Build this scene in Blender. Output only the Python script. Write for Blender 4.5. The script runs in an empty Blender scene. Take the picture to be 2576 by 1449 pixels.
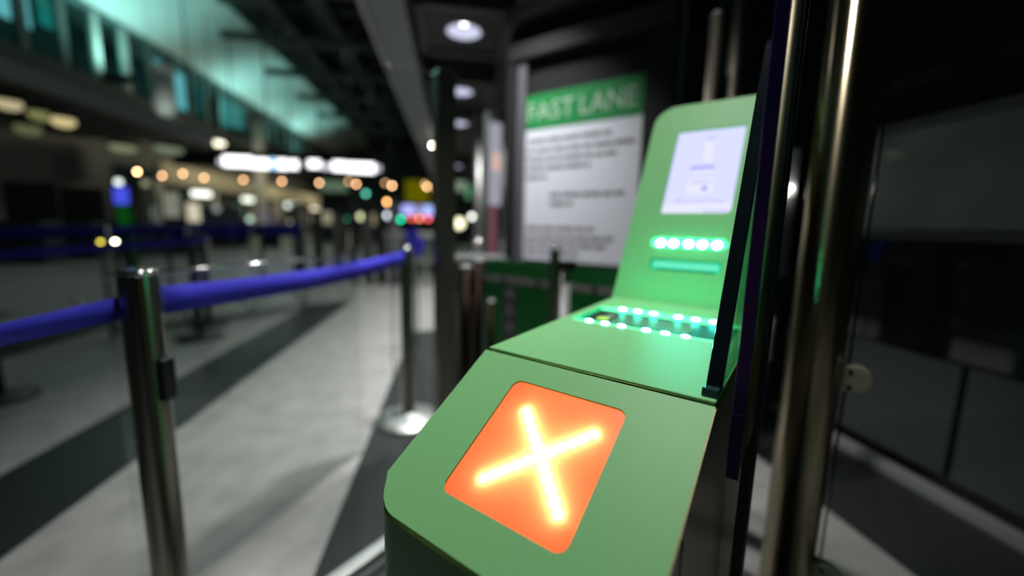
import bpy, bmesh, math, random
from mathutils import Vector, Matrix, Euler
random.seed(7)
S = bpy.context.scene
COL = S.collection
PI = math.pi

# ------------------------------------------------------------------ camera
FPX, CX, CY, CAMH = 1030.0, 1288.0, 724.5, 1.09
_dn = Vector((-162, 7030, 1030)).normalized(); _up = -_dn
_h = Vector((1140 - CX, 575 - CY, FPX)); _h = (_h - _up * _h.dot(_up)).normalized()
_r = _h.cross(_up)
RW = Matrix((_r, _h, _up))                       # camera(x right, y down, z forward) -> world
cam = bpy.data.cameras.new('camera'); camo = bpy.data.objects.new('camera', cam); COL.objects.link(camo)
cam.sensor_fit = 'HORIZONTAL'; cam.sensor_width = 36; cam.lens = 36 * FPX / 2576
cam.clip_start = .02; cam.clip_end = 300
cx, cyv, cz = RW.col[0], RW.col[1], RW.col[2]
camo.matrix_world = Matrix(((cx.x, -cyv.x, -cz.x, 0), (cx.y, -cyv.y, -cz.y, 0), (cx.z, -cyv.z, -cz.z, CAMH), (0, 0, 0, 1)))
cam.dof.use_dof = True; cam.dof.focus_distance = .452; cam.dof.aperture_fstop = 1.1
S.camera = camo
# ------------------------------------------------------------------ world, exposure
S.view_settings.view_transform = 'Standard'; S.view_settings.look = 'None'
S.view_settings.exposure = 0; S.view_settings.gamma = 1; S.view_settings.use_curve_mapping = False
wd = bpy.data.worlds.new('night'); S.world = wd; wd.use_nodes = True
wd.node_tree.nodes['Background'].inputs[0].default_value = (.35, .75, .7, 1)
wd.node_tree.nodes['Background'].inputs[1].default_value = .006
S.cycles.use_denoising = True
S.cycles.sample_clamp_indirect = 4
S.cycles.max_bounces = 6; S.cycles.diffuse_bounces = 3; S.cycles.glossy_bounces = 4; S.cycles.transparent_max_bounces = 16

# ------------------------------------------------------------------ helpers
CAM = Vector((0, 0, CAMH))
def ray(px, py): return RW @ Vector((px - CX, py - CY, FPX))
def at(px, py, d): return CAM + ray(px, py) * (d / FPX)          # a measured point at a given distance
def atz(px, py, z):
    r = ray(px, py); return CAM + r * ((z - CAMH) / r.z)

def mat(name, color, rough=.5, metal=0., spec=.5, noise=None, coat=0., aniso=0., bump=0.):
    m = bpy.data.materials.new(name); m.use_nodes = True
    nt = m.node_tree; b = nt.nodes['Principled BSDF']
    b.inputs['Base Color'].default_value = (*color, 1); b.inputs['Roughness'].default_value = rough
    b.inputs['Metallic'].default_value = metal; b.inputs['Specular IOR Level'].default_value = spec
    b.inputs['Coat Weight'].default_value = coat
    b.inputs['Anisotropic'].default_value = aniso; b.inputs['Anisotropic Rotation'].default_value = .25 if aniso else 0
    if noise or bump:
        tc = nt.nodes.new('ShaderNodeTexCoord'); mp = nt.nodes.new('ShaderNodeMapping')
        n = nt.nodes.new('ShaderNodeTexNoise'); n.inputs['Detail'].default_value = 6
        sc, amt, stretch = noise if noise else (60, .08, (1, 1, 1))
        mp.inputs['Scale'].default_value = stretch; n.inputs['Scale'].default_value = sc
        nt.links.new(tc.outputs['Object'], mp.inputs[0]); nt.links.new(mp.outputs[0], n.inputs['Vector'])
        mr = nt.nodes.new('ShaderNodeMapRange'); mr.inputs[1].default_value = .3; mr.inputs[2].default_value = .7
        mr.inputs[3].default_value = 1 - amt; mr.inputs[4].default_value = 1 + amt
        nt.links.new(n.outputs[0], mr.inputs[0])
        mx = nt.nodes.new('ShaderNodeVectorMath'); mx.operation = 'SCALE'; mx.inputs[0].default_value = color
        nt.links.new(mr.outputs[0], mx.inputs['Scale']); nt.links.new(mx.outputs[0], b.inputs['Base Color'])
        if bump:
            bp = nt.nodes.new('ShaderNodeBump'); bp.inputs['Strength'].default_value = bump; bp.inputs['Distance'].default_value = .001
            nt.links.new(n.outputs[0], bp.inputs['Height']); nt.links.new(bp.outputs[0], b.inputs['Normal'])
    return m
def emit(name, color, strength):
    m = bpy.data.materials.new(name); m.use_nodes = True; nt = m.node_tree
    nt.nodes.remove(nt.nodes['Principled BSDF'])
    e = nt.nodes.new('ShaderNodeEmission'); e.inputs[0].default_value = (*color, 1); e.inputs[1].default_value = strength
    nt.links.new(e.outputs[0], nt.nodes['Material Output'].inputs[0]); return m
def glass(name, tint=(.9, .96, .94), ior=1.45, rough=.0):
    m = bpy.data.materials.new(name); m.use_nodes = True; nt = m.node_tree
    nt.nodes.remove(nt.nodes['Principled BSDF'])
    t = nt.nodes.new('ShaderNodeBsdfTransparent'); t.inputs[0].default_value = (*tint, 1)
    g = nt.nodes.new('ShaderNodeBsdfGlossy'); g.inputs['Roughness'].default_value = rough; g.inputs[0].default_value = (.9, .95, .95, 1)
    f = nt.nodes.new('ShaderNodeLayerWeight'); f.inputs[0].default_value = .5
    pw = nt.nodes.new('ShaderNodeMath'); pw.operation = 'POWER'; pw.inputs[1].default_value = 5
    r0 = ((ior-1)/(ior+1))**2
    mr = nt.nodes.new('ShaderNodeMapRange'); mr.inputs[3].default_value = r0; mr.inputs[4].default_value = 1
    nt.links.new(f.outputs['Facing'], pw.inputs[0]); nt.links.new(pw.outputs[0], mr.inputs[0])
    mx = nt.nodes.new('ShaderNodeMixShader')
    nt.links.new(mr.outputs[0], mx.inputs[0]); nt.links.new(t.outputs[0], mx.inputs[1]); nt.links.new(g.outputs[0], mx.inputs[2])
    nt.links.new(mx.outputs[0], nt.nodes['Material Output'].inputs[0]); return m
def translucent(name, color):
    m = bpy.data.materials.new(name); m.use_nodes = True; nt = m.node_tree
    nt.nodes.remove(nt.nodes['Principled BSDF'])
    t = nt.nodes.new('ShaderNodeBsdfTranslucent'); t.inputs[0].default_value = (*color, 1)
    d = nt.nodes.new('ShaderNodeBsdfDiffuse'); d.inputs[0].default_value = (.6, .12, .05, 1)
    g = nt.nodes.new('ShaderNodeBsdfGlossy'); g.inputs['Roughness'].default_value = .25
    m1 = nt.nodes.new('ShaderNodeMixShader'); m1.inputs[0].default_value = .12
    m2 = nt.nodes.new('ShaderNodeMixShader'); m2.inputs[0].default_value = .03
    nt.links.new(t.outputs[0], m1.inputs[1]); nt.links.new(d.outputs[0], m1.inputs[2])
    nt.links.new(m1.outputs[0], m2.inputs[1]); nt.links.new(g.outputs[0], m2.inputs[2])
    nt.links.new(m2.outputs[0], nt.nodes['Material Output'].inputs[0]); return m

M = {}
M['green'] = mat('painted_green_metal', (.215, .53, .215), .45, 0, .22, (260, .02, (1, 1, 1)), bump=.02)
M['steel'] = mat('brushed_steel', (.40, .34, .22), .22, 1, .5, (8, .12, (60, 60, .6)), aniso=.9)
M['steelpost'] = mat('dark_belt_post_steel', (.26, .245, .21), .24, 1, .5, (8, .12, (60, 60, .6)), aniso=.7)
M['steelwarm'] = mat('warm_satin_steel', (.36, .33, .27), .42, 1)
M['steelteal'] = mat('dull_teal_steel', (.07, .10, .10), .45, .8)
M['steel_side'] = mat('brushed_steel_panel', (.33, .30, .25), .3, 1, .5, (10, .15, (40, 40, 1)))
M['steel_dull'] = mat('satin_steel', (.55, .56, .55), .45, 1)
M['chrome'] = mat('polished_steel', (.72, .72, .72), .12, 1)
M['black'] = mat('black_plastic', (.008, .009, .010), .35)
M['blackgloss'] = mat('black_gloss_edge', (.004, .008, .011), .12, 0, .6, coat=.4)
M['blackmat'] = mat('black_panel', (.010, .012, .012), .7, 0, .3)
M['bluedge'] = mat('dark_blue_glass_edge', (.055, .040, .33), .3)
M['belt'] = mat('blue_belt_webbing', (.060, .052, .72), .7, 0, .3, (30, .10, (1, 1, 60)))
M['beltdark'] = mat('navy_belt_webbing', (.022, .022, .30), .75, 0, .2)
M['stone'] = mat('light_grey_stone', (.40, .40, .385), .33, 0, .45, (7, .16, (1, 1, 1)))
M['granite'] = mat('black_granite', (.020, .024, .024), .36, 0, .3, (120, .25, (1, 1, 1)))
M['white'] = mat('white_paint', (.72, .73, .74), .6)
M['paper'] = mat('poster_paper', (.68, .70, .79), .55, 0, .3)
M['pgreen'] = mat('poster_green', (.012, .22, .055), .5, 0, .3)
M['ptext'] = mat('poster_ink', (.20, .20, .23), .7)
M['pwhite'] = mat('poster_white_ink', (.36, .50, .40), .6)
M['glassgreen'] = mat('green_acrylic_panel', (.010, .13, .028), .35, 0, .3)
M['grey'] = mat('grey_print', (.20, .19, .18), .6)
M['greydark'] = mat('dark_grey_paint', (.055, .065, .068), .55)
M['fascia'] = mat('grey_fascia_metal', (.24, .26, .28), .5, .2)
M['soffit'] = mat('dark_soffit', (.018, .022, .022), .6)
M['soffitframe'] = mat('soffit_frame', (.055, .062, .062), .5)
M['ceil'] = mat('white_vault', (.75, .78, .76), .85, 0, .1)
M['steelbeam'] = mat('dark_steel_beam', (.15, .18, .17), .6)
M['glass'] = glass('clear_glass', (.97, .985, .98))
M['glasspane'] = glass('green_tinted_glass', (.72, .93, .83), 1.5)
M['glasswin'] = glass('window_glass', (.7, .88, .88), 1.5)
M['glassdark'] = mat('dark_wall_glass', (.008, .010, .011), .05, 0, .5)
M['wallgrey'] = mat('grey_wall_panel', (.10, .115, .115), .5, 0, .4)
M['beige'] = mat('beige_fascia_panel', (.50, .46, .34), .7)
M['cream'] = mat('cream_column', (.55, .56, .52), .7)
M['sticker'] = mat('yellow_sticker', (.70, .85, .12), .5)
M['yellow'] = mat('yellow_board', (.50, .44, .01), .6)
M['counter'] = mat('light_counter', (.45, .46, .46), .5)
M['brown'] = mat('bronze_tube', (.035, .022, .016), .35, 1)
M['desk'] = mat('dark_desk', (.03, .036, .035), .6)
M['tray'] = mat('reader_tray', (.004, .05, .03), .25)
M['rglass'] = mat('reader_glass', (.10, .22, .16), .18, 0, .6)
M['diffuser'] = translucent('orange_diffuser', (1., .26, .115))
LEDC = (.06, 1., .42)
M['ledgreen'] = emit('green_led', (.05, .85, .60), 200)
M['ledstrip'] = emit('green_led_strip', (.12, .90, .34), 2.6)
M['ledbar'] = emit('green_led_bar', (.12, 1., .55), 1.6)
M['ledred'] = emit('orange_led', (1., .60, .42), 330)
M['backlight'] = emit('orange_backlight', (1., .58, .40), 1.42)
M['screen'] = emit('kiosk_screen', (.66, .68, 1.), 1.12)
M['screenpale'] = emit('screen_pale_field', (.80, .80, 1.), 1.05)
M['screenink'] = emit('screen_ink', (.42, .44, .92), 1.0)
M['slot'] = emit('mint_slot_glow', (.0, .78, .38), .85)

def bm_new(): return bmesh.new()
def add_box(bm, x0, x1, y0, y1, z0, z1):
    vs = [bm.verts.new(p) for p in ((x0,y0,z0),(x1,y0,z0),(x1,y1,z0),(x0,y1,z0),(x0,y0,z1),(x1,y0,z1),(x1,y1,z1),(x0,y1,z1))]
    for f in ((3,2,1,0),(4,5,6,7),(0,1,5,4),(1,2,6,5),(2,3,7,6),(3,0,4,7)): bm.faces.new([vs[i] for i in f])
def add_tube(bm, a, b, r, n=16, r2=None):
    a, b = Vector(a), Vector(b); d = (b - a).normalized()
    q = d.to_track_quat('Z', 'Y').to_matrix(); r2 = r if r2 is None else r2
    A = [bm.verts.new(a + q @ Vector((math.cos(2*PI*i/n)*r, math.sin(2*PI*i/n)*r, 0))) for i in range(n)]
    B = [bm.verts.new(b + q @ Vector((math.cos(2*PI*i/n)*r2, math.sin(2*PI*i/n)*r2, 0))) for i in range(n)]
    for i in range(n):
        f = bm.faces.new((A[i], A[(i+1)%n], B[(i+1)%n], B[i])); f.smooth = True
    bm.faces.new(A[::-1]); bm.faces.new(B)
def add_lathe(bm, prof, n=32, o=(0,0,0)):
    rings = []
    for r, z in prof:
        rings.append([bm.verts.new((o[0]+math.cos(2*PI*i/n)*r, o[1]+math.sin(2*PI*i/n)*r, o[2]+z)) for i in range(n)])
    for A, B in zip(rings, rings[1:]):
        for i in range(n):
            f = bm.faces.new((A[i], A[(i+1)%n], B[(i+1)%n], B[i])); f.smooth = True
    bm.faces.new(rings[0][::-1]); bm.faces.new(rings[-1])
def obj(name, bm, m, parent=None, bevel=0, seg=2, loc=None, rz=None):
    me = bpy.data.meshes.new(name); bmesh.ops.recalc_face_normals(bm, faces=bm.faces[:]); bm.to_mesh(me); bm.free()
    o = bpy.data.objects.new(name, me); COL.objects.link(o)
    if m is not None: me.materials.append(M[m] if isinstance(m, str) else m)
    if parent is not None: o.parent = parent
    if loc is not None: o.location = loc
    if rz is not None: o.rotation_euler = (0, 0, rz)
    if bevel:
        b = o.modifiers.new('bevel', 'BEVEL'); b.width = bevel; b.segments = seg; b.limit_method = 'ANGLE'; b.angle_limit = .6
    return o
def box(name, x0, x1, y0, y1, z0, z1, m, parent=None, bevel=0, **k):
    bm = bm_new(); add_box(bm, x0, x1, y0, y1, z0, z1); return obj(name, bm, m, parent, bevel, **k)
def tube(name, a, b, r, m, parent=None, n=20, bevel=0, r2=None):
    bm = bm_new(); add_tube(bm, a, b, r, n, r2); return obj(name, bm, m, parent, bevel)
def thing(name, label, cat, loc=(0,0,0), rz=0, group=None):
    o = bpy.data.objects.new(name, None); COL.objects.link(o); o.empty_display_size = .05
    o.location = loc; o.rotation_euler = (0, 0, rz); o['label'] = label; o['category'] = cat
    if group: o['group'] = group
    return o
def tag(o, label, cat, group=None):
    o['label'] = label; o['category'] = cat
    if group: o['group'] = group
    return o
def struct(o, label=None):
    o['kind'] = 'structure'
    if label: o['label'] = label
    return o
def copy_part(src, parent, loc=None, rz=None):
    c = src.copy(); COL.objects.link(c); c.parent = parent
    if loc is not None: c.location = loc
    if rz is not None: c.rotation_euler = (0, 0, rz)
    return c
def rrect(x0, x1, y0, y1, r, n=6, corners=(1,1,1,1)):
    """counter-clockwise outline; corners bl, br, tr, tl; r number or 4 numbers"""
    rr = r if isinstance(r, (tuple, list)) else [r*c for c in corners]
    out = []
    for (cxx, cyy, a0, rad) in ((x0, y0, PI, rr[0]), (x1, y0, 1.5*PI, rr[1]), (x1, y1, 0, rr[2]), (x0, y1, .5*PI, rr[3])):
        sx = 1 if cxx == x0 else -1; sy = 1 if cyy == y0 else -1
        if rad <= 0: out.append((cxx, cyy)); continue
        ox, oy = cxx + sx*rad, cyy + sy*rad
        for i in range(n+1):
            a = a0 + .5*PI*i/n; out.append((ox + rad*math.cos(a), oy + rad*math.sin(a)))
    return out
def plate(name, outer, holes, t, mtx, m, parent=None, bevel=0, seg=2):
    """flat plate of thickness t (below its face) from 2-D outlines with holes; mtx maps (x, y, depth) to local space"""
    bm = bm_new(); loops = []
    for pts in [outer] + list(holes):
        top = [bm.verts.new(mtx @ Vector((x, y, 0))) for x, y in pts]
        bot = [bm.verts.new(mtx @ Vector((x, y, -t))) for x, y in pts]
        loops.append((top, bot))
    for side in (0, 1):
        es = []
        for lp in loops:
            v = lp[side]
            for i in range(len(v)): es.append(bm.edges.new((v[i], v[(i+1) % len(v)])))
        if len(loops) == 1: bm.faces.new(loops[0][side])
        else: bmesh.ops.triangle_fill(bm, edges=es, use_beauty=True, use_dissolve=False)
    for top, bot in loops:
        n = len(top)
        for i in range(n): bm.faces.new((top[i], top[(i+1) % n], bot[(i+1) % n], bot[i]))
    return obj(name, bm, m, parent, bevel, seg)
def frame(o, x, y):
    x = Vector(x).normalized(); y = Vector(y).normalized(); z = x.cross(y)
    return Matrix(((x.x, y.x, z.x, o[0]), (x.y, y.y, z.y, o[1]), (x.z, y.z, z.z, o[2]), (0, 0, 0, 1)))
def text(name, s, w, h, mtx, m, parent, thick=.0006):
    c = bpy.data.curves.new(name, 'FONT'); c.body = s; c.size = 1
    o = bpy.data.objects.new(name, c)
    me = bpy.data.meshes.new_from_object(o); me.name = name
    x0 = min(v.co.x for v in me.vertices); x1 = max(v.co.x for v in me.vertices); y0 = min(v.co.y for v in me.vertices); y1 = max(v.co.y for v in me.vertices)
    for v in me.vertices: v.co = Vector(((v.co.x - x0) * w / (x1 - x0), (v.co.y - y0) * h / (y1 - y0), 0))
    me.materials.clear(); me.materials.append(M[m])
    me.transform(mtx)
    o = bpy.data.objects.new(name, me); COL.objects.link(o); o.parent = parent
    return o
def words(name, x0, x1, y, h, mtx, m, parent, seed=0):
    """one line of unreadable small print: bars of word length"""
    rnd = random.Random(seed); bm = bm_new(); x = x0
    while x < x1 - h:
        L = min(rnd.uniform(2.2, 7.5) * h * .8, x1 - x)
        vs = [bm.verts.new(mtx @ Vector(p)) for p in ((x, y, 0), (x+L, y, 0), (x+L, y+h, 0), (x, y+h, 0))]; bm.faces.new(vs)
        x += L + h * .55
    return obj(name, bm, m, parent)

# ------------------------------------------------------------------ floor
fl = struct(box('floor', -22, 4, -4, 64, -.06, 0, 'stone'), 'light grey polished stone floor')
def band(x0, x1, y0, y1): return box('dark_band', x0, x1, y0, y1, -.02, .0012, 'granite', fl)
band(-1.905, -1.435, -3, 5.9); band(-.43, .06, -3, 4.3); band(1.49, 1.99, -3, 2.4); band(-3.9, -3.43, -3, 9)

# ------------------------------------------------------------------ kiosk frame of reference (fast lane runs at an angle to the hall)
TH = math.radians(-44.5)
P0 = Vector((.0474, .55, 0))
UV = Vector((math.cos(TH), math.sin(TH), 0)); WV = Vector((-math.sin(TH), math.cos(TH), 0))
def kw(u, w, z=0): return P0 + UV*u + WV*w + Vector((0, 0, z))

# ------------------------------------------------------------------ canopy over the lane
CZ = 2.7
can = struct(box('ceiling', -.33, 2.2, -2.5, 16, CZ+.26, CZ+.32, 'soffit'), 'dark canopy soffit above the fast lane')
fas = thing('canopy_fascia', 'long grey metal fascia beam along the edge of the canopy', 'beam', (0, 0, CZ)); 
box('beam_body', -.66, -.33, -2.5, 16, 0, .34, 'fascia', fas, .01)
box('edge_profile', -.69, -.655, -2.5, 16, -.03, .0, 'counter', fas, .004)
box('inner_lip', -.345, -.31, -2.5, 16, -.05, .1, 'blackmat', fas)
PANELS = [-.99, .64, 2.27, 3.90, 5.53, 7.16, 8.79, 10.42, 12.05]
def soffit_frame(y, tail):
    t = thing('soffit_coffer', 'square dark metal coffer in the canopy soffit ' + tail, 'coffer', (.09, y, CZ+.1), 0, 'framed squares of the canopy soffit')
    for s in (-1, 1):
        box('frame_bar', -.36, .36, s*.43-.03, s*.43+.03, -.05, .165, 'soffitframe', t)
        box('frame_bar', s*.36-.03, s*.36+.03, -.46, .46, -.05, .165, 'soffitframe', t)
    plate('panel', rrect(-.33, .33, -.40, .40, 0), [[(.15*math.cos(2*PI*i/28), .15*math.sin(2*PI*i/28)) for i in range(28)]], .012, Matrix.Translation((0, 0, -.008)), 'soffit', t)
    return t
LAMP = emit('downlight_lamp', (1., .98, .95), 16)
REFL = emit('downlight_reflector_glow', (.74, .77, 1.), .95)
def downlight(y, tail, power, lit=1.):
    t = thing('downlight', 'round white recessed downlight ' + tail, 'downlight', (.09, y, CZ+.085), 0, 'downlights along the canopy')
    bm = bm_new(); n = 36
    R0 = [bm.verts.new((math.cos(2*PI*i/n)*.165, math.sin(2*PI*i/n)*.165, -.002)) for i in range(n)]
    R1 = [bm.verts.new((math.cos(2*PI*i/n)*.148, math.sin(2*PI*i/n)*.148, -.008)) for i in range(n)]
    for i in range(n): bm.faces.new((R0[i], R0[(i+1)%n], R1[(i+1)%n], R1[i]))
    obj('trim_ring', bm, 'steel_dull', t)
    bm = bm_new(); rings = []
    for r_, z_ in ((.148, -.006), (.140, .03), (.115, .075), (.07, .11)):
        rings.append([bm.verts.new((math.cos(2*PI*i/n)*r_, math.sin(2*PI*i/n)*r_, z_)) for i in range(n)])
    for A_, B_ in zip(rings, rings[1:]):
        for i in range(n): f = bm.faces.new((A_[i], A_[(i+1)%n], B_[(i+1)%n], B_[i])); f.smooth = True
    bm.faces.new(rings[-1])
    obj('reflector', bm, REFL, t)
    bm = bm_new(); add_lathe(bm, [(.012, .062), (.040, .068), (.048, .085), (.045, .105)], 24); obj('lamp', bm, LAMP, t)
    if not power: return t
    l = bpy.data.lights.new('downlight_beam', 'AREA'); l.shape = 'DISK'; l.size = .2; l.energy = power; l.color = (1., .985, .96); l.spread = math.radians(92)
    lo = bpy.data.objects.new('downlight_beam', l); COL.objects.link(lo); lo.location = (0, 0, -.03); lo.parent = t
    return t
tails = ['behind the photographer', 'over the green reader', 'over the tall steel post', 'nearest in view, with the biggest bright bowl', 'second in view along the row',
         'third in view along the row', 'unlit eighth', 'unlit ninth', 'farthest along the row, faint']
pw = [0, 7, 22, 21, 17, 17, 0, 0, 12]
for i, (y, tl) in enumerate(zip(PANELS, tails)):
    if i in (0, 6, 7): continue
    soffit_frame(y, ['above the photographer', 'over the green reader', 'over the tall steel post', 'around the nearest visible downlight', 'around the second visible downlight', 'around the third visible downlight', '', '', 'around the farthest faint downlight'][i])
    downlight(y, tl, pw[i])

# ------------------------------------------------------------------ right-hand wall
wr = struct(box('wall_right', 2.06, 2.2, -2.5, 2.35, 0, CZ+.1, 'blackmat'), 'dark wall on the right behind the steel post')
ys = [-2.4, -1.1, .22, 1.30, 2.30]
for a, b in zip(ys, ys[1:]): box('wall_panel', 2.03, 2.06, a+.012, b-.012, .10, .58, 'wallgrey', wr, .004)
box('black_band', 2.035, 2.06, -2.4, 2.3, .585, 1.075, 'glassdark', wr)
box('ledge', 2.03, 2.06, -2.4, 2.3, 1.078, 1.12, 'greydark', wr, .004)
box('glazing', 2.04, 2.06, -2.4, 2.3, 1.122, 1.565, mat('grey_wall_glazing', (.27, .31, .30), .05, 0, .6, (3, .2, (1, 1, 1))), wr)
box('top_rail', 2.02, 2.06, -2.4, 2.3, 1.568, 1.61, 'wallgrey', wr, .004)
box('upper_glazing', 2.045, 2.06, -2.4, 2.3, 1.612, 2.78, 'glassdark', wr)
struct(box('baseboard_right', 1.985, 2.03, -2.4, 2.33, 0.0, .05, 'counter', None, .004), 'pale metal base strip along the right wall')
# back wall across the lane
bw = struct(obj('wall_back', bm_new(), 'blackmat'), 'black wall closing the lane behind the poster')
bm = bm_new(); add_box(bm, -.45, .36, 2.5, 2.6, 0, CZ+.1); me = bw.data; bm.to_mesh(me); bm.free()
bw.location = P0; bw.rotation_euler = (0, 0, TH)
bb = struct(box('baseboard_back', -.45, .33, 2.48, 2.5, 0, .06, 'steel_dull', None, .004)); bb.location = P0; bb.rotation_euler = (0, 0, TH)
bb['label'] = 'pale metal base strip along the black back wall'

# ------------------------------------------------------------------ the green reader
K = thing('ticket_reader', 'green metal ticket reader pedestal with a glowing orange cross and green light strips', 'ticket reader', P0, TH)
W = .2905
def prof(w):
    if w <= 0: return .925 + .605*w
    if w <= .433: return .925 + .0398*w
    return .9422 + (w-.433)*2.005
# housing: vertical walls with a rounded front left corner, following the sloped outline
FW, RF = -.1965, .045
plan = []
for (ox, oy, a0, rad) in ((RF, FW+RF, PI, RF), (W-.006-.012, FW+.012, 1.5*PI, .012)):
    for i in range(9):
        a = a0 + .5*PI*i/8; plan.append((ox + rad*math.cos(a), oy + rad*math.sin(a)))
front_arc = list(plan)
for w_ in (-.15, -.1, -.05, 0, .1, .2, .3, .42): plan.append((W-.006, w_))
back = [(.003, w_) for w_ in (.42, .3, .2, .1, 0, -.05, -.1)]
plan += back
bm = bm_new()
bot = [bm.verts.new((x, y, 0)) for x, y in plan]; top = [bm.verts.new((x, y, prof(y)-.006)) for x, y in plan]
for i in range(len(plan)):
    f = bm.faces.new((bot[i], bot[(i+1)%len(plan)], top[(i+1)%len(plan)], top[i])); f.smooth = True
obj('housing', bm, 'green', K)
# sloping front plate with window
ca = math.cos(math.atan(.605)); FM = frame((0, 0, .925), (1, 0, 0), (0, ca, ca*.605))
outl = [(0 if x < .004 else x + (.006 if x > .2 else 0), (y-.0)/ca) for x, y in front_arc]
outl = [(x*1.0, y) for x, y in outl] + [(W, -.004), (.0, -.004)]
WX0, WX1, WY0, WY1 = .0728, .2150, -.1873, -.0366
def sgn_out(n=5): return rrect(WX0, WX1, WY0, WY1, .011, n)
plate('front_plate', outl, [sgn_out()], .004, FM, 'green', K, .0012)
# signal window: recess walls, back board, diffuser, leds
bm = bm_new(); bm.faces.new([bm.verts.new(FM @ Vector((x, y, -.0022))) for x, y in rrect(WX0-.001, WX1+.001, WY0-.001, WY1+.001, .0106, 6)])
sig = obj('signal_window', bm, 'diffuser', K)
sig['label'] = 'glowing orange diffuser window with a bright cross'
bm = bm_new(); o_ = rrect(WX0-.004, WX1+.004, WY0-.004, WY1+.004, .012, 5)
A = [bm.verts.new(FM @ Vector((x, y, -.005))) for x, y in o_]; B = [bm.verts.new(FM @ Vector((x, y, -.035))) for x, y in o_]
for i in range(len(o_)): bm.faces.new((A[i], A[(i+1)%len(o_)], B[(i+1)%len(o_)], B[i]))
obj('light_box', bm, 'white', sig)
plate('back_board', rrect(WX0-.003, WX1+.003, WY0-.003, WY1+.003, .011, 4), [], .001, FM @ Matrix.Translation((0, 0, -.0335)), 'backlight', sig)
bm = bm_new(); bmesh.ops.create_icosphere(bm, subdivisions=1, radius=.0021)
led0 = None
for arm in ((.1083, -.0722, .1942, -.1580), (.1083, -.1585, .1917, -.0728)):
    for i in range(11):
        if i == 5 and arm[1] < -.1: continue
        t = i/10; p = FM @ Vector((arm[0]+(arm[2]-arm[0])*t, arm[1]+(arm[3]-arm[1])*t, -.0060))
        if led0 is None: led0 = obj('led', bm, 'ledred', sig, loc=p)
        else: copy_part(led0, sig, p)
# deck plate with reader opening
DM = frame((0, 0, .925), (1, 0, 0), (0, 1, .0398))
RX0, RX1, RY0, RY1 = .018, .268, .212, .345
plate('deck_plate', [(0, .0035), (W-.0012, .0035), (W-.0012, .431), (0, .431)], [rrect(RX0, RX1, RY0, RY1, .004, 3)], .004, DM, 'green', K, .0014)
rd = plate('scanner_tray', rrect(RX0-.004, RX1+.004, RY0-.004, RY1+.004, .004, 3), [], .002, DM @ Matrix.Translation((0, 0, -.010)), 'tray', K)
rd['label'] = 'recessed scanner tray with two green light strips'
plate('scanner_frame', rrect(.026, .262, .237, .322, .003, 3), [], .003, DM @ Matrix.Translation((0, 0, -.004)), mat('matt_scanner_frame', (.006, .02, .015), .55, 0, .2), rd)
plate('scanner_glass', rrect(.075, .205, .243, .305, .002, 3), [], .0006, DM @ Matrix.Translation((0, 0, -.0034)), 'rglass', rd)
plate('sticker', rrect(.046, .066, .250, .272, .004, 3), [], .0003, DM @ Matrix.Translation((0, 0, -.0036)), 'sticker', rd)
plate('sticker', rrect(.052, .066, .276, .300, .003, 3), [], .0003, DM @ Matrix.Translation((0, 0, -.0036)), 'grey', rd)
plate('light_strip', rrect(RX0+.001, RX1-.001, RY0+.001, RY0+.016, .004, 3), [], .003, DM @ Matrix.Translation((0, 0, -.0022)), 'ledstrip', rd)
plate('light_strip', rrect(RX0+.001, RX1-.001, RY1-.016, RY1-.001, .004, 3), [], .003, DM @ Matrix.Translation((0, 0, -.0022)), 'ledstrip', rd)
plate('light_strip_end', rrect(RX0+.0005, RX0+.006, RY0+.012, RY1-.012, .001, 2), [], .003, DM @ Matrix.Translation((0, 0, -.004)), mat('mint_acrylic', (.02, .6, .32), .3), rd)
bm = bm_new(); bmesh.ops.create_icosphere(bm, subdivisions=2, radius=.0050)
for v in bm.verts: v.co.z *= .38; v.co.x *= 1.35
ledg = None
for (yy, xs) in ((RY0+.007, (.048, .078, .107, .148, .178, .208)), (RY1-.007, (.062, .092, .122, .166, .196, .225))):
    for x in xs:
        p = DM @ Vector((x, yy, -.0006))
        if ledg is None: ledg = obj('led', bm, 'ledgreen', rd, loc=p)
        else: copy_part(ledg, rd, p)
# head: leaning back panel with screen, light bar and slot
BT = Vector((0, .446, .895)).normalized(); BM = frame((0, .433, .9422), (1, 0, 0), BT)
SX0, SX1, SY0, SY1 = .0635, .2055, .2105, .4275
plate('head_plate', rrect(0, W-.003, 0, .503, (0, 0, .006, .05), 8), [rrect(SX0, SX1, SY0, SY1, (.003, .010, .003, .003), 4), rrect(.058, .212, .127, .149, .0108, 6), rrect(.066, .207, .074, .101, .005, 4)], .006, BM, 'green', K, .0016)
plate('head_back', rrect(.002, W-.005, 0, .499, (0, 0, .004, .048), 8), [], .075, BM @ Matrix.Translation((0, 0, -.012)), 'green', K, .002)
box('head_pedestal', .003, W-.006, .42, .62, 0, .94, 'green', K)
box('seam_strip', .0, W-.004, .4295, .4335, .936, .9435, mat('pale_seam', (.50, .62, .36), .6), K)
scr = plate('screen', rrect(SX0-.003, SX1+.003, SY0-.003, SY1+.003, .004, 3), [], .002, BM @ Matrix.Translation((0, 0, -.0075)), 'screen', K)
scr['label'] = 'lit pale blue display'
SMt = BM @ Matrix.Translation((0, 0, -.0070))
plate('pale_field', rrect(SX0, SX1, SY0, SY0+.028, .001, 1), [], .0002, SMt, 'screenpale', scr)
plate('pale_field', rrect(.128, .146, .345, .395, .001, 1), [], .0002, SMt, 'screenpale', scr)
plate('pale_field', rrect(.106, .160, .262, .300, .002, 1), [], .0002, SMt, 'screenpale', scr)
SM2 = BM @ Matrix.Translation((0, 0, -.0066))
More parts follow.
